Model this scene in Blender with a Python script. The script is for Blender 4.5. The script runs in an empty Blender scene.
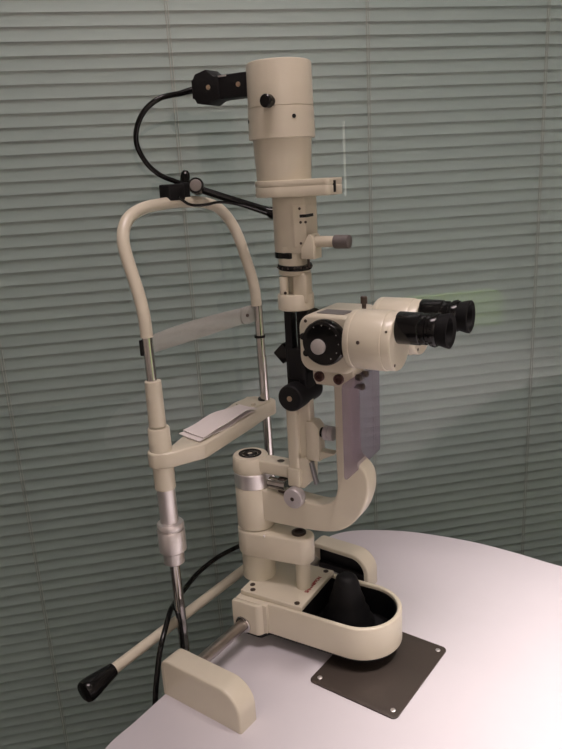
import bpy, bmesh, math, random
from mathutils import Vector, Matrix
random.seed(7)
S = bpy.context.scene
COL = S.collection
R = math.radians

# ------------------------------------------------------------------ materials
def nodes_of(name):
    m = bpy.data.materials.new(name); m.use_nodes = True
    nt = m.node_tree
    return m, nt, nt.nodes['Principled BSDF']

def mat(name, col, rough=0.45, metal=0.0, var=0.04, scale=30.0, bump=0.0, bscale=300.0, coat=0.0, emit=None, est=0.0, spec=0.5):
    m, nt, p = nodes_of(name)
    p.inputs['Roughness'].default_value = rough
    p.inputs['Metallic'].default_value = metal
    p.inputs['Specular IOR Level'].default_value = spec
    p.inputs['Coat Weight'].default_value = coat
    tc = nt.nodes.new('ShaderNodeTexCoord')
    nz = nt.nodes.new('ShaderNodeTexNoise'); nz.inputs['Scale'].default_value = scale
    nz.inputs['Detail'].default_value = 4
    nt.links.new(tc.outputs['Object'], nz.inputs['Vector'])
    mx = nt.nodes.new('ShaderNodeMix'); mx.data_type = 'RGBA'
    c = Vector(col)
    mx.inputs[6].default_value = (*(c*(1-var)), 1)
    mx.inputs[7].default_value = (*[min(1, k*(1+var)) for k in c], 1)
    nt.links.new(nz.outputs['Fac'], mx.inputs[0])
    nt.links.new(mx.outputs[2], p.inputs['Base Color'])
    if bump:
        n2 = nt.nodes.new('ShaderNodeTexNoise'); n2.inputs['Scale'].default_value = bscale
        nt.links.new(tc.outputs['Object'], n2.inputs['Vector'])
        b = nt.nodes.new('ShaderNodeBump'); b.inputs['Strength'].default_value = bump
        b.inputs['Distance'].default_value = 0.001
        nt.links.new(n2.outputs['Fac'], b.inputs['Height'])
        nt.links.new(b.outputs['Normal'], p.inputs['Normal'])
    if emit:
        p.inputs['Emission Color'].default_value = (*emit, 1)
        p.inputs['Emission Strength'].default_value = est
    return m

CREAM = mat('cream_enamel', (0.65, 0.605, 0.485), 0.33, bump=0.05, bscale=900, coat=0.25)
CREAMD = mat('cream_enamel_matt', (0.58, 0.545, 0.43), 0.5)
BLACK = mat('black_plastic', (0.006, 0.006, 0.006), 0.16, spec=0.32)
BLACKM = mat('black_matt', (0.007, 0.007, 0.008), 0.55, spec=0.3)
RUBBER = mat('black_rubber', (0.005, 0.005, 0.0055), 0.6, spec=0.2)
CHROME = mat('chrome', (0.62, 0.60, 0.58), 0.12, 1.0)
ALU = mat('brushed_aluminium', (0.80, 0.77, 0.76), 0.38, 0.9, bump=0.15, bscale=700)
STEEL = mat('steel_shaft', (0.42, 0.39, 0.36), 0.28, 1.0)
SCREW = mat('dark_screw', (0.10, 0.08, 0.07), 0.4, 0.8)
BRASS = mat('brass_screw', (0.78, 0.60, 0.44), 0.35, 1.0)
GREYK = mat('grey_knurl', (0.16, 0.145, 0.14), 0.5, 0.3, bump=0.4, bscale=1500)
GREYW = mat('light_grey_cap', (0.42, 0.40, 0.38), 0.4)
PLATEN = mat('grey_nameplate', (0.23, 0.21, 0.205), 0.35, 0.4)
RED = mat('red_lettering', (0.30, 0.018, 0.02), 0.5)
PAPER = mat('white_tissue', (0.76, 0.71, 0.69), 0.85, bump=0.2, bscale=120)
KNOB = mat('satin_knob', (0.56, 0.53, 0.54), 0.4, 0.35)
DPLATE = mat('anthracite_plate', (0.062, 0.050, 0.042), 0.42, 0.3, var=0.22, scale=14, bump=0.1)
TABLE = mat('white_laminate', (0.62, 0.595, 0.625), 0.5, var=0.015, scale=60, bump=0.05, bscale=600)
TEDGE = mat('table_edge', (0.34, 0.32, 0.33), 0.5)
PEDES = mat('pedestal_grey', (0.30, 0.30, 0.31), 0.4, 0.6)
SLAT = mat('grey_green_slat', (0.335, 0.40, 0.39), 0.5, var=0.02, scale=8, spec=0.4)
CORD = mat('ladder_cord_grey', (0.40, 0.40, 0.36), 0.9)
WALL = mat('painted_wall', (0.78, 0.73, 0.68), 0.8, var=0.03, scale=4)
DWALL = mat('dark_wall', (0.10, 0.105, 0.10), 0.8)
CEIL = mat('ceiling_white', (0.68, 0.65, 0.61), 0.9)
FLOOR = mat('dark_carpet', (0.055, 0.05, 0.05), 0.95, var=0.3, scale=80, bump=0.5, bscale=200)
FRAME = mat('window_frame_grey', (0.22, 0.23, 0.22), 0.5, 0.4)
GREENF = mat('pale_green_fabric', (0.50, 0.74, 0.24), 0.8, var=0.06)
TUBE = mat('reflection_glow', (0.9, 0.88, 0.8), 0.5, emit=(1, 0.95, 0.85), est=3.5)
LAMPEM = mat('lamp_lens', (0.9, 0.88, 0.8), 0.5, emit=(1, 0.86, 0.74), est=4.0)

def glass_mat(name, tint, base, rough=0.0):
    m = bpy.data.materials.new(name); m.use_nodes = True
    nt = m.node_tree; nt.nodes.clear()
    out = nt.nodes.new('ShaderNodeOutputMaterial')
    tr = nt.nodes.new('ShaderNodeBsdfTransparent'); tr.inputs['Color'].default_value = (*tint, 1)
    gl = nt.nodes.new('ShaderNodeBsdfGlossy'); gl.inputs['Roughness'].default_value = rough
    lw = nt.nodes.new('ShaderNodeLayerWeight'); lw.inputs['Blend'].default_value = 0.5
    pw = nt.nodes.new('ShaderNodeMath'); pw.operation = 'POWER'; pw.inputs[1].default_value = 5
    ma = nt.nodes.new('ShaderNodeMath'); ma.operation = 'MULTIPLY_ADD'
    ma.inputs[1].default_value = 1-base; ma.inputs[2].default_value = base
    mx = nt.nodes.new('ShaderNodeMixShader')
    L = nt.links.new
    L(lw.outputs['Facing'], pw.inputs[0]); L(pw.outputs[0], ma.inputs[0]); L(ma.outputs[0], mx.inputs[0])
    L(tr.outputs[0], mx.inputs[1]); L(gl.outputs[0], mx.inputs[2]); L(mx.outputs[0], out.inputs[0])
    return m

GLASS = glass_mat('window_glass', (0.95, 0.97, 0.96), 0.030)

def clear_plastic(name, dif, fac, tint):
    m = bpy.data.materials.new(name); m.use_nodes = True
    nt = m.node_tree; nt.nodes.clear()
    out = nt.nodes.new('ShaderNodeOutputMaterial')
    tr = nt.nodes.new('ShaderNodeBsdfTransparent'); tr.inputs['Color'].default_value = (*tint, 1)
    p = nt.nodes.new('ShaderNodeBsdfPrincipled'); p.inputs['Base Color'].default_value = (*dif, 1)
    p.inputs['Roughness'].default_value = 0.12
    nz = nt.nodes.new('ShaderNodeTexNoise'); nz.inputs['Scale'].default_value = 25
    mr = nt.nodes.new('ShaderNodeMapRange'); mr.inputs[3].default_value = fac*0.9; mr.inputs[4].default_value = fac*1.1
    mx = nt.nodes.new('ShaderNodeMixShader')
    L = nt.links.new
    L(nz.outputs['Fac'], mr.inputs[0]); L(mr.outputs[0], mx.inputs[0])
    L(tr.outputs[0], mx.inputs[1]); L(p.outputs[0], mx.inputs[2]); L(mx.outputs[0], out.inputs[0])
    return m
SHIELD = clear_plastic('clear_shield', (0.40, 0.35, 0.39), 0.21, (0.80, 0.77, 0.84))
STRAP = clear_plastic('clear_strap', (0.62, 0.62, 0.58), 0.42, (0.93, 0.93, 0.92))

# ------------------------------------------------------------------ mesh builder
def rot_to(d):
    return Vector((0, 0, 1)).rotation_difference(Vector(d).normalized()).to_matrix().to_4x4()

class MB:
    def __init__(s): s.bm = bmesh.new()
    def _merge(s, b, M=None):
        if M is not None: b.transform(M)
        me = bpy.data.meshes.new('t'); b.to_mesh(me); b.free()
        s.bm.from_mesh(me); bpy.data.meshes.remove(me)
        return s
    def box(s, c, size, bev=0.0, seg=3, rot=None):
        b = bmesh.new(); bmesh.ops.create_cube(b, size=1)
        bmesh.ops.scale(b, vec=size, verts=b.verts)
        if bev: bmesh.ops.bevel(b, geom=b.edges[:], offset=bev, segments=seg, profile=0.5, affect='EDGES')
        M = Matrix.Translation(c)
        if rot is not None: M = M @ rot.to_4x4()
        return s._merge(b, M)
    def lathe(s, p, d, prof, n=40, close=True):
        """prof: list of (t along d, radius)"""
        b = bmesh.new(); rings = []
        for t, r in prof:
            rings.append([b.verts.new((r*math.cos(2*math.pi*k/n), r*math.sin(2*math.pi*k/n), t)) for k in range(n)])
        for A, B in zip(rings, rings[1:]):
            for k in range(n):
                b.faces.new((A[k], A[(k+1) % n], B[(k+1) % n], B[k]))
        if close:
            b.faces.new(rings[0][::-1]); b.faces.new(rings[-1])
        bmesh.ops.recalc_face_normals(b, faces=b.faces)
        return s._merge(b, Matrix.Translation(p) @ rot_to(d))
    def cyl(s, p0, p1, r, r1=None, bev=0.0, n=40):
        p0 = Vector(p0); p1 = Vector(p1); L = (p1-p0).length; r1 = r if r1 is None else r1
        if bev:
            pr = [(0, r-bev), (bev*.3, r-bev*.3), (bev, r), (L-bev, r1), (L-bev*.3, r1-bev*.3), (L, r1-bev)]
        else: pr = [(0, r), (L, r1)]
        return s.lathe(p0, p1-p0, pr, n)
    def tube(s, pts, r, n=14, smooth=6, close=True):
        P = [Vector(p) for p in pts]
        if smooth:
            Q = []
            for i in range(len(P)-1):
                a = P[max(i-1, 0)]; b_ = P[i]; c = P[i+1]; d = P[min(i+2, len(P)-1)]
                for k in range(smooth):
                    t = k/smooth
                    Q.append(0.5*((2*b_)+(c-a)*t+(2*a-5*b_+4*c-d)*t*t+(3*b_-a-3*c+d)*t**3))
            Q.append(P[-1]); P = Q
        b = bmesh.new(); rings = []; up = None
        for i, p in enumerate(P):
            t = (P[min(i+1, len(P)-1)]-P[max(i-1, 0)]).normalized()
            if up is None:
                up = t.orthogonal().normalized()
            up = (up-t*up.dot(t)).normalized(); q = t.cross(up)
            rr = r(i/(len(P)-1)) if callable(r) else r
            rings.append([b.verts.new(p+up*rr*math.cos(2*math.pi*k/n)+q*rr*math.sin(2*math.pi*k/n)) for k in range(n)])
        for A, B in zip(rings, rings[1:]):
            for k in range(n): b.faces.new((A[k], A[(k+1) % n], B[(k+1) % n], B[k]))
        if close:
            b.faces.new(rings[0][::-1]); b.faces.new(rings[-1])
        bmesh.ops.recalc_face_normals(b, faces=b.faces)
        return s._merge(b)
    def prism(s, pts, axis, a, c, bev=0.0, seg=3):
        """polygon pts in the two other axes, extruded along axis from a to c"""
        def V(u, v, w):
            return {'x': (w, u, v), 'y': (u, w, v), 'z': (u, v, w)}[axis]
        b = bmesh.new()
        A = [b.verts.new(V(u, v, a)) for u, v in pts]; B = [b.verts.new(V(u, v, c)) for u, v in pts]
        n = len(pts)
        fa = b.faces.new(A); fb = b.faces.new(B[::-1])
        for k in range(n): b.faces.new((A[k], B[k], B[(k+1) % n], A[(k+1) % n]))
        bmesh.ops.recalc_face_normals(b, faces=b.faces)
        if bev:
            ed = list(set(fa.edges[:]+fb.edges[:]))
            bmesh.ops.bevel(b, geom=ed, offset=bev, segments=seg, profile=0.5, affect='EDGES', clamp_overlap=True)
        return s._merge(b)
    def strip(s, outer, inner, z0, z1, closed=False, bev=0.0):
        """wall between two outlines of equal length"""
        b = bmesh.new()
        n = len(outer)
        o0 = [b.verts.new((*p, z0)) for p in outer]; o1 = [b.verts.new((*p, z1)) for p in outer]
        i0 = [b.verts.new((*p, z0)) for p in inner]; i1 = [b.verts.new((*p, z1)) for p in inner]
        for k in range(n-1):
            for q in ((o0[k], o0[k+1], o1[k+1], o1[k]), (i0[k], i1[k], i1[k+1], i0[k+1]),
                      (o1[k], o1[k+1], i1[k+1], i1[k]), (o0[k], i0[k], i0[k+1], o0[k+1])): b.faces.new(q)
        for k in (0, n-1): b.faces.new((o0[k], o1[k], i1[k], i0[k]))
        bmesh.ops.recalc_face_normals(b, faces=b.faces)
        if bev:
            ed = [e for e in b.edges if all(abs(v.co.z-z1) < 1e-6 for v in e.verts) and e.is_manifold
                  and abs(e.calc_face_angle(0)) > 0.5]
            bmesh.ops.bevel(b, geom=ed, offset=bev, segments=3, profile=0.5, affect='EDGES')
        return s._merge(b)
    def ball(s, c, r, sc=(1, 1, 1), n=24):
        b = bmesh.new(); bmesh.ops.create_uvsphere(b, u_segments=n, v_segments=n//2, radius=r)
        bmesh.ops.scale(b, vec=sc, verts=b.verts)
        return s._merge(b, Matrix.Translation(c))
    def build(s, name, m, parent=None, angle=38):
        bm = s.bm
        lim = R(angle)
        for f in bm.faces: f.smooth = True
        for e in bm.edges:
            if len(e.link_faces) != 2 or e.calc_face_angle(0) > lim: e.smooth = False
        me = bpy.data.meshes.new(name); bm.to_mesh(me); bm.free()
        me.materials.append(m)
        o = bpy.data.objects.new(name, me); COL.objects.link(o)
        if parent: o.parent = parent
        return o

def tag(o, label=None, cat=None, group=None, kind=None):
    if label: o['label'] = label
    if cat: o['category'] = cat
    if group: o['group'] = group
    if kind: o['kind'] = kind
    return o
def empty(name, loc, rz, label, cat, group=None):
    o = bpy.data.objects.new(name, None); COL.objects.link(o)
    o.empty_display_size = 0.05
    o.location = loc; o.rotation_euler = (0, 0, rz)
    return tag(o, label, cat, group)
def arc(cx, cy, r, a0, a1, n):
    return [(cx+r*math.cos(R(a0+(a1-a0)*k/n)), cy+r*math.sin(R(a0+(a1-a0)*k/n))) for k in range(n+1)]
def rrect(x0, x1, y0, y1, r, n=6):
    return (arc(x1-r, y0+r, r, -90, 0, n)+arc(x1-r, y1-r, r, 0, 90, n)+arc(x0+r, y1-r, r, 90, 180, n)+arc(x0+r, y0+r, r, 180, 270, n))
def catmull(P, k=6, closed=False):
    out = []; n = len(P)
    for i in range(n if closed else n-1):
        g = (lambda j: P[j % n]) if closed else (lambda j: P[max(0, min(n-1, j))])
        a, b, c, d = map(Vector, (g(i-1), g(i), g(i+1), g(i+2)))
        for q in range(k):
            t = q/k
            out.append(tuple(0.5*((2*b)+(c-a)*t+(2*a-5*b+4*c-d)*t*t+(3*b-a-3*c+d)*t**3)))
    if not closed: out.append(tuple(P[-1]))
    return out

# frames
ORG = Vector((-0.03189, 0.75527, 0.0))
FA = R(-37.0)      # chin rest, rails, plate
FB = R(-31.0)      # swivelled instrument
RA = R(10.72)       # the room's window wall
def inA(x, y, z=0):
    return ORG + Matrix.Rotation(FA, 3, 'Z') @ Vector((x, y, z))
def inRoom(x, y, z=0):
    return Matrix.Rotation(RA, 3, 'Z') @ Vector((x, y, z))

# ================================================================== the room
FZ, CZ = -0.74, 1.95
def struct(name, mb, m, rz=RA):
    o = mb.build(name, m); o.rotation_euler = (0, 0, rz)
    return tag(o, kind='structure')
X0, X1, Y0, Y1 = -2.3, 2.6, -2.2, 1.09
struct('floor', MB().box(((X0+X1)/2, (Y0+Y1)/2, FZ-0.05), (X1-X0+.2, Y1-Y0+.2, 0.1)), FLOOR)
struct('ceiling', MB().box(((X0+X1)/2, (Y0+Y1)/2, CZ+0.05), (X1-X0+.2, Y1-Y0+.2, 0.1)), CEIL)
struct('wall_back', MB().box(((X0+X1)/2, Y0-.05, (FZ+CZ)/2), (X1-X0+.2, 0.1, CZ-FZ)), WALL)
struct('wall_left', MB().box((X0-.05, (Y0+Y1)/2, (FZ+CZ)/2), (0.1, Y1-Y0, CZ-FZ)), WALL)
struct('wall_right', MB().box((X1+.05, (Y0+Y1)/2, (FZ+CZ)/2), (0.1, Y1-Y0, CZ-FZ)), WALL)
struct('wall_front', MB().box(((X0+X1)/2, Y1+.05, (FZ+CZ)/2), (X1-X0+.2, 0.1, CZ-FZ)), DWALL)
# glazed partition
GY = 0.985
win = MB()
for x in (X0+.03, X1-.03): win.box((x, GY+.003, (FZ+CZ)/2), (0.06, 0.05, CZ-FZ-.004), .004)
win.box(((X0+X1)/2, GY+.003, FZ+.04), (X1-X0-.004, 0.05, 0.076), .004)
win.box(((X0+X1)/2, GY+.003, CZ-.04), (X1-X0-.004, 0.05, 0.076), .004)
w = struct('window_1', win, FRAME)
g = MB().box(((X0+X1)/2, GY+.003, (FZ+CZ)/2), (X1-X0-.12, 0.006, CZ-FZ-.156)).build('pane', GLASS, w)

# venetian blind behind the glass
BY = 1.03
PITCH = 0.01722
bl = empty('venetian_blind', inRoom(0.15, BY, FZ), RA, 'closed grey-green venetian blind filling the whole background behind the glass', 'blind')
bl_x0, bl_x1 = -1.9, 2.0
H0 = -FZ   # local z of world zero
sm = MB().bm
nsl = int((CZ-.09-(FZ+.06))/PITCH)
bm = bmesh.new()
NX = 26
PH = (0.2135-(FZ+.06)) % PITCH + 0.0098
for i in range(nsl):
    zc = (FZ+.06)+PH+i*PITCH + H0
    tilt = R(82.5+random.uniform(-1.8, 1.8)); ph1 = random.uniform(0, 6.28); amp = random.uniform(0, .0006)
    prev = None
    for k in range(NX+1):
        x = bl_x0-0.15+(bl_x1-bl_x0)*k/NX
        dz = amp*math.sin(x*3.1+ph1)
        ring = []
        for j in range(6):
            u = (j/5-0.5)                       # -0.5 bottom room side ... 0.5 top window side
            s_ = u*0.0203; bulge = -0.0009*(1-(2*u)**2)
            # local slat axes: along tilt and normal toward the room
            yy = math.cos(tilt)*s_ - math.sin(tilt)*bulge
            zz = math.sin(tilt)*s_ + math.cos(tilt)*bulge
            ring.append(bm.verts.new((x, yy, zc+zz+dz)))
        if prev:
            for j in range(5): bm.faces.new((prev[j], ring[j], ring[j+1], prev[j+1]))
        prev = ring
mb = MB(); mb.bm.free(); mb.bm = bm
so = mb.build('slats', SLAT, bl, 80)
mod = so.modifiers.new('thick', 'SOLIDIFY'); mod.thickness = 0.0004; mod.offset = -1
for i in range(-6, 8):
    x = -0.2096+0.2759*i-0.15
    if not (bl_x0 < x+.15 < bl_x1): continue
    c = MB()
    c.cyl((x, -0.0068, 0.07), (x, -0.0068, CZ-FZ-.05), 0.0006, n=6)
    c.cyl((x+.0035, -0.0068, 0.07), (x+.0035, -0.0068, CZ-FZ-.05), 0.0005, n=6)
    c.build('ladder_cord', CORD, bl)
MB().box((-0.1, 0.0, CZ-FZ-.045), (bl_x1-bl_x0, 0.028, 0.03), .003).build('head_rail', SLAT, bl)
MB().box((-0.1, 0.0, 0.045), (bl_x1-bl_x0, 0.022, 0.012), .003).build('bottom_rail', SLAT, bl)

# ================================================================== table
tb = empty('meeting_table', (0.50, 0.40, FZ), 0, 'white laminate table with curved edge carrying the whole eye instrument', 'table')
edge = [(-.194, .561), (-.170, .596), (-.146, .631), (-.107, .689), (-.068, .746), (-.028, .812), (.012, .880), (.037, .925), (.064, .955), (.105, .966), (.169, .957),
        (.224, .936), (.276, .908), (.322, .874), (.367, .837), (.46, .772), (.60, .70), (.78, .64), (1.0, .60), (1.22, .55), (1.34, .44), (1.36, .28), (1.26, .12), (1.05, .02), (.75, -.02), (.45, -.02), (.22, .02), (.02, .10), (-.12, .24), (-.19, .38), (-.212, .50)]
pl = [(x-.50, y-.40) for x, y in catmull(edge, 5, True)]
MB().prism(pl, 'z', -FZ-.024, -FZ, .0015, 2).build('tabletop', TABLE, tb)
MB().cyl((0, 0, .03), (0, 0, -FZ-.024), .04).build('pedestal', PEDES, tb)
MB().lathe((0, 0, 0), (0, 0, 1), [(0, .26), (.012, .26), (.03, .06)]).build('base', PEDES, tb)

# ================================================================== friction plate on the table
fp = empty('friction_plate', inA(.157, -.001, 0), FA, 'dark anthracite square plate screwed to the white table under the instrument foot', 'plate')
MB().prism(rrect(-.0530, .0525, -.0650, .0640, .006), 'z', 0.0, .0018, .0005, 2).build('sheet', DPLATE, fp)
for sx in (-1, 1):
    for sy in (-1, 1):
        MB().lathe((sx*.0445, sy*.055, .0018), (0, 0, 1), [(0, .0028), (.0004, .0028), (.0008, .002)], 16).build('screw', ALU, fp)

# ================================================================== rail covers
def open_cover(name, loc, sgn, x1, h, dp, label):
    r = empty(name, loc, FA, label, 'rail cover')
    th = .006; x0 = -.004; rr = .026; r0 = .012
    def outline(i):
        a = x0+i; b = x1-i; t = h-i; q = rr-i; q0 = max(r0-i, .003)
        return [(b, 0.0), (b, t-q)] + arc(b-q, t-q, q, 5, 90, 12)[0:] + arc(a+q0, t-q0, q0, 92, 180, 8) + [(a, 0.0)]
    o = outline(0); n = outline(th)
    m = MB()
    # rim wall running over the outline (arch), full depth
    b = bmesh.new()
    ya, yb = 0.0, dp
    O0 = [b.verts.new((u, ya, v)) for u, v in o]; O1 = [b.verts.new((u, yb, v)) for u, v in o]
    I0 = [b.verts.new((u, ya, v)) for u, v in n]; I1 = [b.verts.new((u, yb, v)) for u, v in n]
    k_ = len(o)
    for k in range(k_-1):
        b.faces.new((O0[k], O0[k+1], O1[k+1], O1[k])); b.faces.new((I0[k], I1[k], I1[k+1], I0[k+1]))
        b.faces.new((O0[k], I0[k], I0[k+1], O0[k+1])); b.faces.new((O1[k], O1[k+1], I1[k+1], I1[k]))
    for k in (0, k_-1): b.faces.new((O0[k], O1[k], I1[k], I0[k]))
    bmesh.ops.recalc_face_normals(b, faces=b.faces)
    yo = ya if sgn > 0 else yb
    ed = [e for e in b.edges if all(any(abs(v.co.x-u) < 1e-6 and abs(v.co.z-w_) < 1e-6 for u, w_ in o) for v in e.verts)
          and abs(e.verts[0].co.y-e.verts[1].co.y) < 1e-6 and e.is_manifold and max(v.co.z for v in e.verts) > .002]
    bmesh.ops.bevel(b, geom=ed, offset=.0022, segments=3, profile=0.5, affect='EDGES')
    m._merge(b)
    # closed outer face plate, inset slightly
    po = outline(.0015)
    if sgn > 0: m.prism(po, 'y', .0003, .006)
    else: m.prism(po, 'y', dp-.006, dp-.0003)
    m.build('shell', CREAM, r)
    # dark lining and toothed rail inside
    pi = outline(th+.0002)
    l = MB()
    if sgn > 0: l.prism(pi, 'y', .0061, .0085)
    else: l.prism(pi, 'y', dp-.0085, dp-.0061)
    l.build('dark_lining', BLACKM, r)
    yc = .0085+(dp-.017)/2
    MB().box(((x0+x1)/2, yc, .008), (x1-x0-.016, .006, .010), .001).build('running_rail', BLACKM, r)
    return r
open_cover('rail_cover', inA(-.019+.004, -.165, 0), 1, .105, .0445, .026, 'cream rounded rail cover nearest the camera on the table edge, front left')
open_cover('rail_cover', inA(-.017+.004, .118, 0), -1, .088, .046, .026, 'cream rounded rail cover with dark hollow behind the instrument base')

# ================================================================== chin rest stand (frame A)
cr = empty('chin_rest_stand', ORG, FA, 'cream and chrome head support with arch, forehead strap and chin rest at left', 'chin rest')
RX, RY = -.0616, .0945
def rx(z): return -.0616+.0085*max(0, (.36-max(z, -.02))/.36)
# arch
ys = [(.25, .0945, 0), (.376, .0945, 0), (.395, .0942, .001), (.415, .0935, .005), (.437, .0930, .012), (.459, .0925, .0195), (.475, .0895, .0255), (.489, .0815, .030), (.499, .0685, .0325), (.5055, .046, .034), (.5075, .02, .0345)]
pts = [(RX-d, -y, z) for z, y, d in ys[1:]] + [(RX-.035, 0, .508)] + [(RX-d, y-.0025, z) for z, y, d in ys[:0:-1]]
MB().tube(pts, .0066, 18, 6).build('head_arch', CREAM, cr)
for s in (-1, 1):
    y = s*RY
    up = MB()
    up.cyl((rx(.33), y, .31), (RX, y, .378), .0056)
    up.cyl((rx(-.1), y, -.115), (rx(.31), y, .31), .0060)
    u = up.build('upright', CHROME, cr)
    if s < 0:
        c = MB()
        c.lathe((rx(.29), y, .288), (-.0005, 0, 1), [(-.010, .0094), (.036, .0090), (.0405, .0087), (.041, .0075)])
        c.lathe((rx(.25), y, .246), (-.0005, 0, 1), [(0, .0124), (.029, .0119), (.0305, .0110)])
        c.lathe((rx(.21), y, .205), (0, 0, 1), [(0, .0116), (.028, .0118)])
        c.build('sleeve', CREAM, u)
        MB().cyl((rx(.18), y, .160), (rx(.2), y, .206), .0102).build('inner_tube', ALU, u)
        k = MB()
        k.lathe((rx(.14), y, .112), (-.0005, 0, 1), [(0, .0108), (.0010, .0120), (.0160, .0122)])
        k.lathe((rx(.14), y, .1275), (-.0005, 0, 1), [(0, .0145), (.0012, .0156), (.0262, .0156), (.0272, .0150)])
        k.lathe((rx(.14), y, .1540), (-.0005, 0, 1), [(0, .0138), (.0035, .0138)])
        k.lathe((rx(.14), y, .1570), (-.0005, 0, 1), [(0, .0148), (.0008, .0154), (.0045, .0152), (.0060, .0143), (.0066, .0112)])
        k.build('height_collar', ALU, u)
    else:
        MB().cyl((RX, y, .3345), (RX, y, .3375), .0070).build('dark_ring', BLACK, u)
        MB().cyl((RX, y, .2500), (RX, y, .2535), .0075).build('dark_ring', BLACK, u)
# clip of the strap on the near rod
MB().box((RX-.0045, -RY-.0045, .365), (.004, .004, .017), .001).build('strap_clip', BLACKM, cr)
# forehead strap: bowed band
st = bmesh.new(); prev = None
NS = 24
for k in range(NS+1):
    t = k/NS; y = -RY+.005+(2*RY-.010)*t
    bow = .014*math.sin(math.pi*t)
    x = RX-.004-bow
    zt = .3755 - .0035*math.sin(math.pi*t)*0 + .001*t
    hw = .0095+.0020*math.sin(math.pi*t)
    zc = .3655-.003*math.sin(math.pi*t)+.001*t
    row = [st.verts.new((x-dx, y, zc+hw*a)) for a, dx in ((-1, 0.0005), (-.4, -.0008), (.4, -.0008), (1, .0005))]
    if prev:
        for j in range(3): st.faces.new((prev[j], row[j], row[j+1], prev[j+1]))
    prev = row
mb = MB(); mb.bm.free(); mb.bm = st
so = mb.build('forehead_strap', STRAP, cr, 80)
mod = so.modifiers.new('thick', 'SOLIDIFY'); mod.thickness = 0.0012
m = MB().prism(rrect(RY-.026, RY+.004, .3540, .3765, .009), 'x', RX-.010, RX-.0055, .0012, 2)
mt_ = m.build('strap_mount', STRAP, cr)
MB().lathe((RX-.0050, RY-.016, .3655), (1, -.3, 0), [(0, .0022), (.0008, .0022)], 12).build('mount_screw', SCREW, mt_)
# chin rest bar
cp = arc(rx(.25), -RY, .0148, 85, 285, 14) + [(-.0440, -.0990), (-.0280, -.0600), (-.0274, -.0545), (-.0411, .0480), (-.0435, .058), (-.0475, .088)] + arc(rx(.25)-.001, RY+.001, .0135, -10, 100, 8) + [(-.086, .104), (-.091, .096), (-.092, .070), (-.0685, -.038), (-.068, -.050)]
MB().prism(cp, 'z', .2320, .2500, .0022, 3).build('chin_bar', CREAM, cr)
MB().prism([(-.089, .094), (-.083, .063), (-.053, .061), (-.05, .094), (-.062, .104)], 'z', .2500, .2512, .0003, 2).build('paper_holder', CREAMD, cr)
for (x, y) in ((-.0600, .070),):
    MB().lathe((x, y, .2512), (0, 0, 1), [(0, .0032), (.002, .003), (.003, .0018)], 16).build('paper_pin', CREAM, cr)
# patient handle bar, horizontal along the frame under the chin rest
hb = MB().cyl((-.075, .060, .0220), (-.075, -.190, .0185), .0062).build('handle_bar', CREAM, cr)
MB().lathe((-.075, -.1835, .0185), (0, -1, -.05), [(0, .0065), (.0006, .0076), (.008, .0086), (.026, .0116), (.034, .0125), (.0385, .0123), (.0405, .0112), (.0412, .0085)]).build('grip', BLACK, hb)
MB().box((-.066, .052, .0225), (.026, .010, .012), .002).build('bar_clamp', CREAMD, cr)
m = MB()
m.box((rx(-.1)-.001, 0, -.105), (.016, 2*RY+.03, .014), .002)
m.box((-.028, 0, -.105), (.060, .060, .012), .002)
m.box((.002, 0, -.0635), (.012, .060, .078), .002)
m.build('table_bracket', CREAMD, cr)

# tissue papers on the chin rest
tp = empty('chin_rest_tissue', inA(-.06, .01, .2503), FA, 'folded white tissue papers lying on the chin rest bar', 'tissue')
def sheet(name, zoff, curl, off, parent):
    b = bmesh.new(); prev = None
    for k in range(17):
        t = k/16
        row = []
        for j in range(5):
            u = j/4-.5
            lift = curl*math.sin(math.pi*min(1, t*1.02)**1.3)*(1+.5*u) + .0018*math.sin(7*t+3*u)*math.sin(math.pi*t) + .0022*u*u
            q = j/4
            a0 = Vector((-.0125, -.0585)).lerp(Vector((.0266, -.0656)), q); a1 = Vector((-.0127, .0452)).lerp(Vector((.0176, .0437)), q)
            P = a0.lerp(a1, t) + Vector((.002*math.sin(math.pi*t), off))
            row.append(b.verts.new((P.x, P.y, zoff+.0010+lift)))
        if prev:
            for j in range(4): b.faces.new((prev[j], row[j], row[j+1], prev[j+1]))
        prev = row
    mb = MB(); mb.bm.free(); mb.bm = b
    o = mb.build(name, PAPER, parent, 80)
    md = o.modifiers.new('thick', 'SOLIDIFY'); md.thickness = .0007; md.offset = 1
sheet('lower_sheet', .0004, .0008, -.004, tp)
sheet('upper_sheet', .0022, .0050, .003, tp)

# fixation arm clamped on the arch
fx = empty('fixation_arm', inA(-.096, 0, .508), FA, 'black clamp and slender black arm fixed on top of the head arch', 'clamp arm')
m = MB()
m.box((-.002, -.001, .0110), (.017, .025, .018), .002)
m.box((-.002, .016, .012), (.012, .014, .018), .002)
m.build('clamp_block', BLACKM, fx)
k = MB().lathe((.006, .031, .0155), (.55, -.75, .25), [(-.012, .0075), (-.003, .0085), (.004, .0092), (.0065, .0090)], 28).build('clamp_knob', BLACK, fx)
MB().lathe((.006+.55*.0067, .031-.75*.0067, .0155+.25*.0067), (.55, -.75, .25), [(0, .0068), (.0012, .0066), (.0016, .0055)], 28).build('knob_face', mat('knob_face_grey', (.22, .20, .18), .4), k)
MB().lathe((-.004, .022, .018), (-.1, .35, 1), [(0, .0055), (.010, .0055), (.014, .0048), (.0165, .003)], 20).build('thumb_screw', BLACK, fx)
p0 = Vector((.002, .034, .014)); p1 = Vector((.068, .094, -.0200))
MB().tube([p0, p0.lerp(p1, .5), p0.lerp(p1, .8), p1], lambda t: .0040+.0014*t+(.0020 if t > .84 else 0), 14, 4).build('arm_rod', BLACK, fx)

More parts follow.
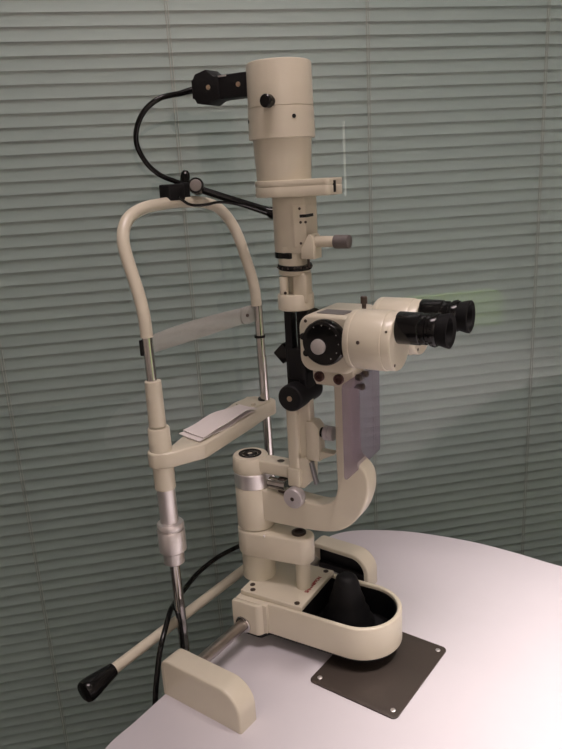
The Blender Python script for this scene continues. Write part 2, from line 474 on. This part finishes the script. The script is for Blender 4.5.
# lamp cable: loops from the lamp plug to the clamp and on along the arm
lc = empty('lamp_cable', inA(-.055, 0, .62), FA, 'thin black lamp cable looping from the lamp plug down to the head arch', 'cable')
def rel(P): return [tuple(Vector(p)-Vector((-.055, 0, .62))) for p in P]
MB().tube(rel([(-.046, .0048, .6212), (-.053, -.002, .6215), (-.058, -.016, .618), (-.065, -.039, .613), (-.075, -.052, .602), (-.085, -.056, .586), (-.092, -.052, .569), (-.097, -.037, .552), (-.100, -.020, .541), (-.100, -.008, .5355), (-.099, .004, .5315), (-.098, .016, .5275)]),
          lambda t: .0028+.0014*max(0, 1-t*5), 12).build('upper_loop', BLACK, lc)
MB().tube(rel([(-.084, -.006, .514), (-.080, .004, .506), (-.076, .014, .5035), (-.072, .026, .5035), (-.066, .041, .505), (-.057, .062, .501), (-.028, .080, .489)]), .0016, 10).build('lower_run', BLACK, lc)

# power cables
pc = empty('power_cable', inA(-.1, 0, .03), FA, 'black power cable draped over the handle bar and down past the table edge', 'cable')
def rel2(P): return [tuple(Vector(p)-Vector((-.1, 0, .03))) for p in P]
MB().tube(rel2([(-.085, .16, .03), (-.1, .12, .032), (-.1, .08, .037), (-.1, .027, .044), (-.1, -.013, .042), (-.095, -.041, .039), (-.085, -.069, .039), (-.074, -.092, .041), (-.060, -.115, .037), (-.050, -.136, .023), (-.045, -.149, .0), (-.042, -.158, -.025), (-.042, -.162, -.06), (-.044, -.16, -.2), (-.06, -.15, -.45), (-.07, -.14, -.70), (-.07, -.02, -.736)]), .0032, 10).build('cord', BLACK, pc)
MB().tube(rel2([(-.078, -.086, .041), (-.066, -.094, .050), (-.052, -.101, .045), (-.047, -.104, .022), (-.046, -.106, -.004), (-.05, -.10, -.05), (-.06, -.08, -.14)]), .0026, 10).build('branch_cord', BLACK, pc)

# ================================================================== slit lamp (frame B)
sl = empty('slit_lamp', ORG, FB, 'tall cream slit lamp with lamp tower, microscope arm and U-shaped base', 'slit lamp')
# ---- base: U-shaped housing
def U(off, zin=None):
    w1, w0 = .0560-off, .0455-off
    near = [(-.013, -w1), (.018, -w1)] + arc(.018, -w1+.006, .006, -88, -20, 4) + arc(.031, -w0-.006+.0, .006, 160, 92, 4) + [(.06, -w0), (.10, -w0)]
    tip = arc(.127, 0, w0, -90, 90, 24)
    far = [(x, -y) for x, y in near[::-1]]
    return near+tip+far
m = MB().strip(U(0), U(.0055), (.0195), .0585, bev=.0020)
m.box((.009, 0, .0395), (.042, .1000, .0365), .0005)
m.build('base_housing', CREAM, sl)
MB().strip(U(.0045), U(.0060), .0135, .0205).build('base_skirt', BLACKM, sl)
bw = MB(); bw.prism([(.03, -.041), (.127, -.0405)]+arc(.127, 0, .0405, -90, 90, 20)+[(.03, .0405)], 'z', .0165, .0225)
bw.build('base_well', BLACKM, sl)
MB().strip(U(.0057)[12:-12], U(.0067)[12:-12], .0202, .0545).build('well_lining', BLACKM, sl)
MB().prism(rrect(.020, .06, -.008, .008, .004), 'z', .0002, .0215).build('foot_pad', RUBBER, sl)
MB().lathe((.122, 0, .0021), (0, 0, 1), [(0, .012), (.004, .014), (.0150, .014)]).build('slide_foot', RUBBER, sl)
bp = MB()
bp.box((.0310, 0, .0608), (.082, .084, .0065), .0012)
bp.box((.0270, 0, .0385), (.072, .078, .040), .001)
bp = bp.build('base_plate', CREAM, sl)
for (x, y) in ((.064, -.037), (.064, .036), (.004, -.036), (-.002, -.027), (.016, .036)):
    MB().lathe((x, y, .0642), (0, 0, 1), [(0, .0032), (.0005, .0032), (.0006, .0022)], 16).build('screw', SCREW, bp)
cu = bpy.data.curves.new('brand_lettering', 'FONT'); cu.body = 'SHIN-NIPPON'; cu.size = .0068; cu.align_x = 'CENTER'; cu.align_y = 'CENTER'; cu.extrude = .0001; cu.offset = .00012
co = bpy.data.objects.new('brand_lettering_tmp', cu); COL.objects.link(co)
bpy.context.view_layer.update()
me = bpy.data.meshes.new_from_object(co.evaluated_get(bpy.context.evaluated_depsgraph_get())); me.name = 'brand_lettering'
bpy.data.objects.remove(co)
me.transform(Matrix.Translation((.0635, .004, .0643)) @ Matrix.Rotation(R(90), 4, 'Z') @ Matrix.Diagonal((.86, 1, 1, 1)))
me.materials.clear(); me.materials.append(RED)
o = bpy.data.objects.new('brand_lettering', me); COL.objects.link(o); o.parent = bp
# joystick boot
MB().box((.0655, 0, .0385), (.004, .079, .0375), .0005).build('well_back', BLACKM, sl)
MB().lathe((.108, .002, .020), (0, 0, 1), [(0, .034), (.008, .031), (.013, .031), (.020, .026), (.025, .026), (.033, .021), (.038, .021), (.050, .0165), (.060, .0145), (.067, .0120), (.070, .008), (.071, .003)]).build('joystick_boot', RUBBER, sl)
# axle with bushings
d = Vector((math.sin(R(4.7)), math.cos(R(4.7)), 0)) if False else Vector((-math.sin(R(-4.7)), math.cos(R(-4.7)), 0))
c0 = Vector((.005, 0, .0285))
MB().cyl(c0-d*.1375, c0+d*.104, .0068).build('axle', STEEL, sl)
MB().lathe(c0-d*.0580, d, [(0, .0095), (.001, .0105), (.0055, .0105)]).build('axle_bushing', CHROME, sl)
# ---- column foot, pillar, lower link
PX = -.0085
MB().lathe((PX, 0, .064), (0, 0, 1), [(0, .0205), (.003, .0200), (.034, .0200)]).build('column_foot', CREAMD, sl)
MB().cyl((.0545, -.003, .064), (.0545, -.003, .098), .0088).build('pillar', CREAMD, sl)
lk = MB().prism(arc(PX, 0, (.0228), 90, 270, 16)+arc(.052, 0, .0155, -70, 70, 10), 'z', .0975, .1305, .003, 3).build('lower_link', CREAM, sl)
MB().lathe((.049, .001, .1300), (0, 0, 1), [(0, .0085), (.0025, .0085), (.0032, .0075), (.0030, .005), (.0012, .0048)], 28).build('link_screw', SCREW, lk)
MB().ball((.014, -.0192, .1285), .0016).build('grease_nipple', ALU, lk)
# ---- microscope arm on the pivot
ma = MB()
ma.lathe((PX, 0, .1315), (0, 0, 1), [(0, .0215), (.002, .0222), (.050, .0222), (.052, .0212)])
inner = [(.0, .1835), (.03, .1830), (.078, .1795), (.092, .1815), (.1015, .1885), (.1062, .200), (.1070, .214), (.1065, .24), (.1065, .325)]
outer = [(.126, .325), (.1265, .25), (.1310, .238), (.1390, .230), (.1430, .219), (.1425, .203), (.136, .183), (.1245, .166), (.111, .1545), (.095, .1485), (.07, .1455), (.03, .1440), (0, .1440)]
ci = catmull(inner, 4); co_ = catmull(outer, 4)
ma.prism(ci+co_, 'y', -.0118, .0118, .0025, 3)
ma.build('microscope_arm', CREAM, sl)
MB().lathe((PX, 0, .1835), (0, 0, 1), [(0, .0214), (.001, .0222), (.0175, .0222), (.0185, .0214)]).build('silver_collar', ALU, sl)
# ---- illumination link above it
il = MB()
il.lathe((PX-.002, 0, .202), (0, 0, 1), [(0, .0212), (.001, .0216), (.0165, .0210), (.0185, .0196)])
il.prism([(0, -.0105), (.058, -.0105), (.058, .0105), (0, .0105)], 'z', .2035, .2195, .0025, 3)
il.build('illumination_link', CREAM, sl)
MB().lathe((PX-.003, .001, .2200), (0, 0, 1), [(0, .0135), (.0012, .0135), (.0016, .0125), (.0005, .0095), (.0005, .0088), (.0015, .0075), (.0015, .0035), (.0004, .003)], 32).build('pivot_cap', BLACK, sl)
MB().lathe((.032, -.002, .2194), (0, 0, 1), [(0, .0042), (.0004, .0042)], 16).build('link_screw', SCREW, sl)
h = MB()
h.cyl((.020, -.009, .194), (.042, -.009, .194), .0068, n=20)
h.build('friction_pin', CHROME, sl)
MB().box((.036, -.004, .193), (.010, .016, .018), .002).build('friction_block', SCREW, sl)
# ---- illumination arm
TX = .0590
ia = MB()
ia.box((.0530, -.004, .249), (.0135, .013, .092), .003)
ia.box((.0655, .001, .252), (.016, .012, .100), .002)
ia.box((.0535, -.006, .2065), (.0155, .014, .022), .002)
ia.prism([(.050, .194), (.064, .194), (.075, .207), (.076, .226), (.066, .232), (.050, .226)], 'y', -.0085, .006, .0015, 2)
ia.build('illumination_arm', CREAM, sl)
br = MB().prism([(.068, .229), (.084, .229), (.0845, .268), (.079, .2745), (.070, .2745), (.068, .270)], 'y', -.0075, .0085, .0018, 2).build('arm_bracket', CREAM, sl)
m = MB(); m.cyl((.084, 0, .2615), (.088, 0, .2615), .0055)
m.build('knob_shaft', BLACK, br)
MB().lathe((.088, 0, .2615), (1, 0, 0), [(0, .0070), (.0006, .0080), (.0052, .0080), (.0056, .0070), (.0066, .0070), (.0070, .0080), (.0110, .0080), (.0118, .0070)]).build('clamp_knob', KNOB, br)
MB().prism([(.0845, .241), (.101, .2405), (.101, .239), (.0845, .231)], 'y', -.006, .006, .0008, 2).build('tilt_stop', CREAMD, br)
MB().box((.0775, -.008, .2155), (.0035, .007, .026), .001, rot=Matrix.Rotation(R(-12), 3, 'Y')).build('tilt_lever', PEDES, sl)
k = MB().lathe((.056, -.0085, .1855), (0, -1, 0), [(0, .0095), (.004, .0095), (.005, .0118), (.012, .0118), (.0132, .0108), (.0136, .008)]).build('angle_knob', KNOB, sl)
MB().lathe((.056, -.0222, .1855), (0, -1, 0), [(0, .0024), (.0004, .0020)], 16).build('knob_screw', SCREW, k)
# ---- black mirror bracket
mk = MB()
mk.box((.0535, -.002, .356), (.0085, .012, .086), .0012)
mk.box((.0685, -.002, .355), (.0085, .013, .088), .0012)
mk.box((.0610, -.001, .338), (.020, .016, .034), .002)
mk.box((.0640, .002, .313), (.019, .018, .036), .002)
mk.build('mirror_bracket', BLACKM, sl)
MB().box((.0440, .004, .3475), (.0165, .020, .0165), .001, rot=Matrix.Rotation(R(45), 3, 'Y')).build('mirror', BLACK, sl)
kb = MB().lathe((.0605, .026, .3040), (0, -1, 0), [(0, .0138), (.001, .0146), (.046, .0148), (.049, .0142), (.050, .013)]).build('tilt_drum', BLACKM, sl)
MB().lathe((.0605, -.0238, .3040), (0, -1, 0), [(0, .0030), (.0008, .0030), (.0010, .0014)], 20).build('drum_screw', BRASS, kb)
# ---- slit head
sh = MB()
sh.lathe((TX+.0015, 0, .3965), (0, 0, 1), [(0, .0180), (.001, .0190), (.015, .0190), (.0165, .0180)])
sh.cyl((TX-.0050, -.0120, .404), (TX-.0050, -.0120, .4315), .0046, bev=.0006)
sh.box((TX+.0115, -.003, .4195), (.0165, .0155, .032), .003)
sh.cyl((TX+.001, .005, .404), (TX+.001, .005, .436), .0105)
sh.lathe((TX+.0015, 0, .4325), (0, 0, 1), [(0, .0150), (.001, .0165), (.006, .0165), (.007, .0155)])
sh.cyl((TX, 0, .438), (TX, 0, .462), .0150)
sh.build('slit_head', CREAM, sl)
MB().lathe((TX-.001, -.0165, .4155), (-.2, -1, 0), [(0, .0016), (.001, .0014)], 12).build('head_screw', SCREW, sl)
fd = MB().lathe((TX+.002, 0, .4385), (.06, -.04, 1), [(0, .0172), (.0008, .0178), (.0042, .0178), (.005, .0172)]).build('filter_dial', BLACK, sl)
for a in range(-150, 40, 22):
    x = TX+.002+.0176*math.cos(R(a)); y = .0176*math.sin(R(a))
    MB().ball((x, y, .4405), .0012, n=8).build('dial_stud', SCREW, fd)
MB().cyl((TX+.020, -.003, .440), (TX+.020, -.003, .452), .0014, n=10).build('filter_lever', SCREW, sl)
# ---- slit housing (squarish column under the tray)
hs = MB().prism(arc(TX-.0035, .0010, .0155, 90, 270, 14)+[(TX+.0125, -.0152), (TX+.0225, -.0102), (TX+.0225, .0140), (TX+.012, .0165)], 'z', .4555, .5145, .0012, 2)
hs = hs.build('slit_housing', CREAM, sl)
MB().prism(arc(TX-.0035, .001, .0158, 150, 270, 10)+[(TX+.005, -.0160), (TX+.009, -.010), (TX-.006, .004)], 'z', .4500, .4560, .0004, 1).build('aperture_slide', BLACK, hs)
MB().prism([(TX+.0110, -.0162), (TX+.0135, -.0160), (TX+.0232, -.0110), (TX+.0232, .010), (TX+.015, .010), (TX+.0110, -.012)], 'z', .4625, .5025, .0005, 2).build('slit_panel', CREAM, hs)
MB().prism([(TX+.0180, -.0143), (TX+.0237, -.0113), (TX+.0237, .004), (TX+.019, .004), (TX+.0180, -.011)], 'z', .4905, .4935, .0002, 1).build('slit_slot', BLACKM, hs)
for x, y, z in ((TX+.0180, -.0139, .4992), (TX+.0180, -.0139, .4655), (TX+.0185, -.0137, .4860), (TX+.0228, -.0114, .4860)):
    MB().lathe((x, y, z), (.3, -1, 0), [(0, .0014), (.0006, .0011)], 10).build('panel_screw', SCREW, hs)
bs = MB().prism([(TX+.0175, .4500), (TX+.032, .4500), (TX+.032, .470), (TX+.0290, .4740), (TX+.0265, .4740), (TX+.0195, .4625), (TX+.0175, .4605)], 'y', -.0145, .004, .0012, 2).build('slit_boss', CREAM, hs)
MB().lathe((TX+.0315, -.006, .4665), (1, 0, 0), [(0, .0060), (.004, .0056), (.020, .0054)], 28).build('knob_sleeve', CREAM, hs)
MB().lathe((TX+.0515, -.006, .4665), (1, 0, 0), [(0, .0062), (.0005, .0066), (.0155, .0066), (.0161, .0058)], 28).build('slit_width_knob', GREYK, hs)
# ---- tray and lamp housing
LX = .0535
tray = arc(LX, 0, .0295, 62, 298, 30) + [(LX+.050, -.0170)] + arc(LX+.0525, -.0120, .005, -85, 0, 4) + [(LX+.0575, .0120)] + arc(LX+.0525, .0120, .005, 0, 85, 4)
tm = MB().prism(tray, 'z', .5110, .5205, .0010, 2)
tm.prism([(LX+(x-LX)*.985, y*.985) for x, y in tray], 'z', .5195, .5225)
tm.prism(tray, 'z', .5211, .5268, .0010, 2)
tr_ = tm.build('filter_tray', CREAM, sl)
MB().box((LX+.0570, -.0040, .5190), (.0022, .0045, .0110), .0002).build('tray_slot', BLACKM, tr_)
MB().lathe((LX, 0, .526), (0, 0, 1), [(0, .0272), (.0410, .0290)], 56).build('lamp_barrel', CREAM, sl)
lh = MB()
lh.lathe((LX, 0, .5655), (0, 0, 1), [(0, .0318), (.0008, .0327), (.0288, .0322)], 56)
lh.lathe((LX, 0, .5948), (0, 0, 1), [(0, .0308), (.0003, .0320), (.0385, .0314), (.0402, .0308), (.0411, .0290), (.0416, .0200)], 56)
lh.cyl((LX, 0, .592), (LX, 0, .597), .0311, n=48)
lh = lh.build('lamp_housing', CREAM, sl)
dirn = Vector((.10, -1, 0)).normalized()
pk = Vector((LX, 0, .5985)) + Vector((.0070, -.0305, 0))
MB().lathe(pk, (0, -1, 0), [(-.004, .0045), (.003, .0050), (.0035, .0062), (.0095, .0060), (.0105, .0050)], 24).build('housing_screw', BLACK, lh)
for ang_, z in ((-38, .5845), (-138, .5830)):
    c = Vector((LX+.0322*math.cos(R(ang_)), .0322*math.sin(R(ang_)), z))
    MB().lathe(c, (math.cos(R(ang_)), math.sin(R(ang_)), 0), [(0, .0021), (.0006, .0018)], 14).build('set_screw', BLACKM, lh)
# plug
pg = MB()
pg.box((.0050, 0, .6190), (.044, .020, .0225), .0015)
pg.prism([(-.0435, .6110), (-.0415, .6110), (-.0385, .6060), (-.0250, .6035), (-.0160, .6075), (-.010, .6080), (-.010, .6290), (-.0160, .6300), (-.0250, .6370), (-.0385, .6340), (-.0415, .6295), (-.0435, .6285)], 'y', -.0115, .0115, .0016, 2)
pg.lathe((-.0480, 0, .6210), (1, 0, 0), [(0, .0040), (.006, .0062)], 20)
pg = pg.build('lamp_plug', BLACKM, lh)
for x, z, y in ((-.0225, .6200, -.0115), (.0125, .6195, -.0100)):
    MB().lathe((x, y, z), (0, -1, 0), [(0, .0025), (.0010, .0023), (.0013, .0010)], 18).build('plug_screw', BRASS, pg)
MB().box((-.006, -.0100, .6290), (.010, .0012, .0014), .0001).build('plug_clip', ALU, pg)

# ---- microscope
MZ = .3735
mbod = MB()
mbod.prism(rrect(.0810, .1425, .3405, .3985, .014), 'y', -.0345, .0345, .0035, 4)
mbod.prism([(.0880, .3205), (.1280, .3200), (.1310, .3245), (.1310, .345), (.0840, .345), (.0845, .3270)], 'y', -.0150, .0150, .002, 3)
mbod = mbod.build('microscope_body', CREAM, sl)
MB().prism([(.098, -.026), (.128, -.027), (.130, -.008), (.100, -.007)], 'z', .3984, .3993, .0003, 1).build('nameplate', PLATEN, mbod)
for s in (-1, 1):
    yy = s*.0345
    dl = MB()
    dl.lathe((.1125, yy-s*.0002, MZ-.0005), (0, s, 0), [(0, .0224), (.002, .0230), (.0085, .0227), (.0105, .0213), (.0108, .018), (.0098, .016)], 48)
    for a in (168, 212):
        c = Vector((.1125+.0226*math.cos(R(a)), yy+s*.005, MZ+.0226*math.sin(R(a))))
        dl.lathe(c, (0, s, 0), [(-.004, .0034), (.004, .0034)], 14)
    dl = dl.build('magnification_dial', BLACK, mbod)
    MB().lathe((.1080, yy+s*.0092, MZ-.0040), (0, s, 0), [(0, .0078), (.0030, .0075), (.0036, .0064)], 30).build('dial_cap', GREYW, dl)
    for a in range(-60, 130, 30):
        MB().lathe((.1125+.0175*math.cos(R(a)), yy+s*.0102, MZ+.0175*math.sin(R(a))), (0, s, 0), [(0, .0007), (.0004, .0006)], 8).build('dial_mark', GREYW, dl)
    for x, z in ((.0895, .3920), (.1345, .3930), (.1355, .3535)):
        MB().lathe((x, yy, z), (0, s, 0), [(0, .0018), (.0005, .0015)], 12).build('body_screw', SCREW, mbod)
for x, z in ((.0930, .3300), (.1150, .3290)):
    q = MB().lathe((x, -.0150, z), (0, -1, 0), [(0, .0055), (.003, .0055), (.0038, .0048), (.0032, .0028), (.0014, .0026)], 24).build('bracket_screw', mat('burnished_screw', (.10, .055, .05), .35, .8), mbod)
MB().lathe((.1375, 0, .3970), (0, 0, 1), [(0, .0022), (.004, .0022), (.0080, .0022), (.0085, .0034), (.0150, .0034), (.0157, .0026)], 20).build('lock_pin', SCREW, mbod)
# front objective ring at the patient's side
MB().lathe((.0805, 0, MZ), (-1, 0, 0), [(0, .0240), (.003, .0240), (.006, .0225), (.0055, .0180)], 40).build('objective_ring', BLACK, mbod)
for s in (-1, 1):
    y = s*.0315
    ph = MB()
    ph.lathe((.1400, y, .3775), (1, 0, 0), [(0, .0270), (.002, .0285), (.0060, .0287), (.0065, .0283), (.0075, .0287), (.0365, .0289), (.0378, .0285)], 56)
    # oval back plate of the prism box, offset round the eyepiece
    ph.lathe((.1770, y-s*.0, .3775), (1, 0, 0), [(0, .0279), (.0085, .0279), (.0100, .0268)], 56)
    ph = ph.build('prism_housing', CREAM, sl)
    MB().lathe((.1570, y-.0287*.992, .3775+.0287*.12), (0, -.992, .12), [(0, .0019), (.0006, .0016)], 12).build('housing_screw', SCREW, ph)
    MB().lathe((.1830, y-.0275*.85, .3775+.0275*.5), (0, -.85, .5), [(0, .0013), (.0012, .0011)], 12).build('housing_screw', SCREW, ph)
    MB().lathe((.1870, y-.014, .3580), (1, 0, 0), [(0, .0016), (.0005, .0013)], 12).build('housing_screw', SCREW, ph)
    e = MB()
    ey_, ez_ = y-.0005, .3910
    e.lathe((.1862, ey_, ez_), (1, 0, 0), [(0, .0146), (.001, .0152), (.0215, .0150), (.0225, .0140)], 44)
    e = e.build('eyepiece', BLACK, sl)
    MB().lathe((.2075, ey_, ez_), (1, 0, 0), [(0, .0138), (.0010, .0144), (.0065, .0144), (.0072, .0134), (.0095, .0134), (.0105, .0152), (.0160, .0152), (.0168, .0146)], 44).build('diopter_ring', BLACK, e)
    for a in range(0, 360, 24):
        MB().ball((.2210, ey_+.0152*math.cos(R(a)), ez_+.0152*math.sin(R(a))), .0011, n=8).build('grip_stud', BLACK, e)
    MB().lathe((.2238, ey_, ez_), (1, 0, 0), [(0, .0138), (.002, .0142), (.0085, .0158), (.0110, .0161), (.0118, .0150), (.0095, .0120), (.0040, .0108), (.0038, .004)], 44).build('eye_cup', RUBBER, e)
# ---- breath shield
sp = rrect(-.0440, .0470, .2310, .3330, .005)
shd = MB().prism(sp, 'x', .1312, .1332, .0004, 1).build('breath_shield', SHIELD, sl)
for y, z in ((.004, .3305), (.020, .3300), (.010, .3190)):
    MB().lathe((.1332, y-.012, z), (1, 0, 0), [(-.007, .0022), (.0006, .0036), (.003, .0034), (.0038, .0022)], 18).build('shield_screw', SCREW, shd)

# ================================================================== things behind the camera, mirrored in the glass
def chair(loc, rz):
    c = empty('office_chair', loc, rz, 'dark chair with a pale green backrest behind the camera, mirrored faintly in the glass', 'chair')
    MB().prism(rrect(-.23, .23, -.22, .22, .06), 'z', .42, .47, .015, 3).build('seat', FLOOR, c)
    MB().prism(rrect(-.27, .27, .44, .70, .05), 'y', -.25, -.21, .012, 3).build('backrest', GREENF, c)
    for sx in (-1, 1):
        for sy in (-1, 1):
            MB().tube([(sx*.19, sy*.18, .42), (sx*.21, sy*.20, .0)], .012, 12, 0).build('leg', CHROME, c)
        MB().tube([(sx*.17, -.19, .44), (sx*.17, -.235, .55), (sx*.17, -.255, .70)], .011, 12, 4).build('back_post', CHROME, c)
    return c
chair(inRoom(1.36, -.77, FZ), RA)
wl = empty('reflection_tube', inRoom(1.236, Y0+.03, .586), RA, 'slim glowing tube added on the rear wall to make a pale line in the glass', 'added glow')  # made-up glow, only there to draw the thin reflected line
MB().cyl((0, 0, -.21), (0, 0, .21), .0055).build('tube', TUBE, wl)
MB().box((0, -.018, 0), (.03, .024, .44), .003).build('back_box', ALU, wl)
# ceiling downlights (one over the table, one added to light the chair)
def downlight(x, y, label):
    d_ = empty('ceiling_downlight', inRoom(x, y, CZ), RA, label, 'ceiling light', 'ceiling lights')
    MB().lathe((0, 0, -.012), (0, 0, 1), [(0, .085), (.010, .090), (.012, .090)]).build('trim_ring', ALU, d_)
    MB().lathe((0, 0, -.014), (0, 0, 1), [(0, .070), (.003, .070)]).build('lens', LAMPEM, d_)
    return d_

# ================================================================== lights
def spot(name, p, target, power, size, angle, blend, col):
    l = bpy.data.lights.new(name, 'SPOT'); l.energy = power; l.spot_size = R(angle); l.spot_blend = blend
    l.shadow_soft_size = size; l.color = col
    o = bpy.data.objects.new(name, l); COL.objects.link(o); o.location = p
    o.rotation_euler = (Vector(target)-Vector(p)).to_track_quat('-Z', 'Y').to_euler()
    return o
def area(name, p, target, power, sx, sy, col):
    l = bpy.data.lights.new(name, 'AREA'); l.shape = 'RECTANGLE'; l.size = sx; l.size_y = sy; l.energy = power; l.color = col
    o = bpy.data.objects.new(name, l); COL.objects.link(o); o.location = p
    o.rotation_euler = (Vector(target)-Vector(p)).to_track_quat('-Z', 'Y').to_euler()
    return o
kp = inRoom(.78, .22, CZ-.03)
downlight(.78, .22, 'round ceiling downlight above the right side of the table')
spot('lamp_table', kp, (.55, .40, 0), 265, .06, 41, 1.0, (1.0, .88, .84))
cp_ = inRoom(1.25, .45, CZ-.03)
downlight(1.25, .45, 'round downlight added to brighten the mirrored pale green chair')
spot('chair_fill_spot', cp_, inRoom(1.37, -1.0, -.17), 700, .05, 22, .4, (1.0, .92, .84))  # added spot, lifts the backrest so its reflection shows
fl = inRoom(.15, .30, CZ-.02)
area('lamp_room', fl, (fl.x, fl.y, 0), 15, .7, .4, (1.0, .84, .84))
f2 = inRoom(.3, -1.35, CZ-.05)
area('rear_wall_fill', f2, inRoom(.3, Y0, .75), 34, 2.2, .15, (1.0, .86, .82))  # added unseen wash on the rear wall, gives the glass its haze

wd = bpy.data.worlds.new('room_world'); S.world = wd; wd.use_nodes = True
wd.node_tree.nodes['Background'].inputs['Color'].default_value = (.5, .5, .5, 1)
wd.node_tree.nodes['Background'].inputs['Strength'].default_value = 0.02

# ================================================================== camera
cam = bpy.data.cameras.new('camera'); co = bpy.data.objects.new('camera', cam); COL.objects.link(co)
M3 = Matrix(((0.99848633, 0.05500049, 0.0), (-0.01529346, 0.27763947, -0.9605636), (-0.05283147, 0.95910962, 0.27806036)))
# columns: camera right, up, back in world axes (up and back recomputed for exactness)
right = Vector((0.99848633, -0.01529346, -0.05283147)).normalized()
up = Vector((0.05500049, 0.27763947, 0.95910962)); up = (up-right*up.dot(right)).normalized()
back = right.cross(up)
MW = Matrix((right, up, back)).transposed().to_4x4(); MW.translation = (0, 0, .535)
co.matrix_world = MW
cam.sensor_fit = 'VERTICAL'; cam.sensor_height = 36; cam.sensor_width = 27; cam.lens = 36*700/749
cam.clip_start = .01
S.camera = co
S.view_settings.view_transform = 'Standard'; S.view_settings.look = 'None'
S.view_settings.gamma = 1; S.view_settings.use_curve_mapping = False
S.view_settings.exposure = 0.0
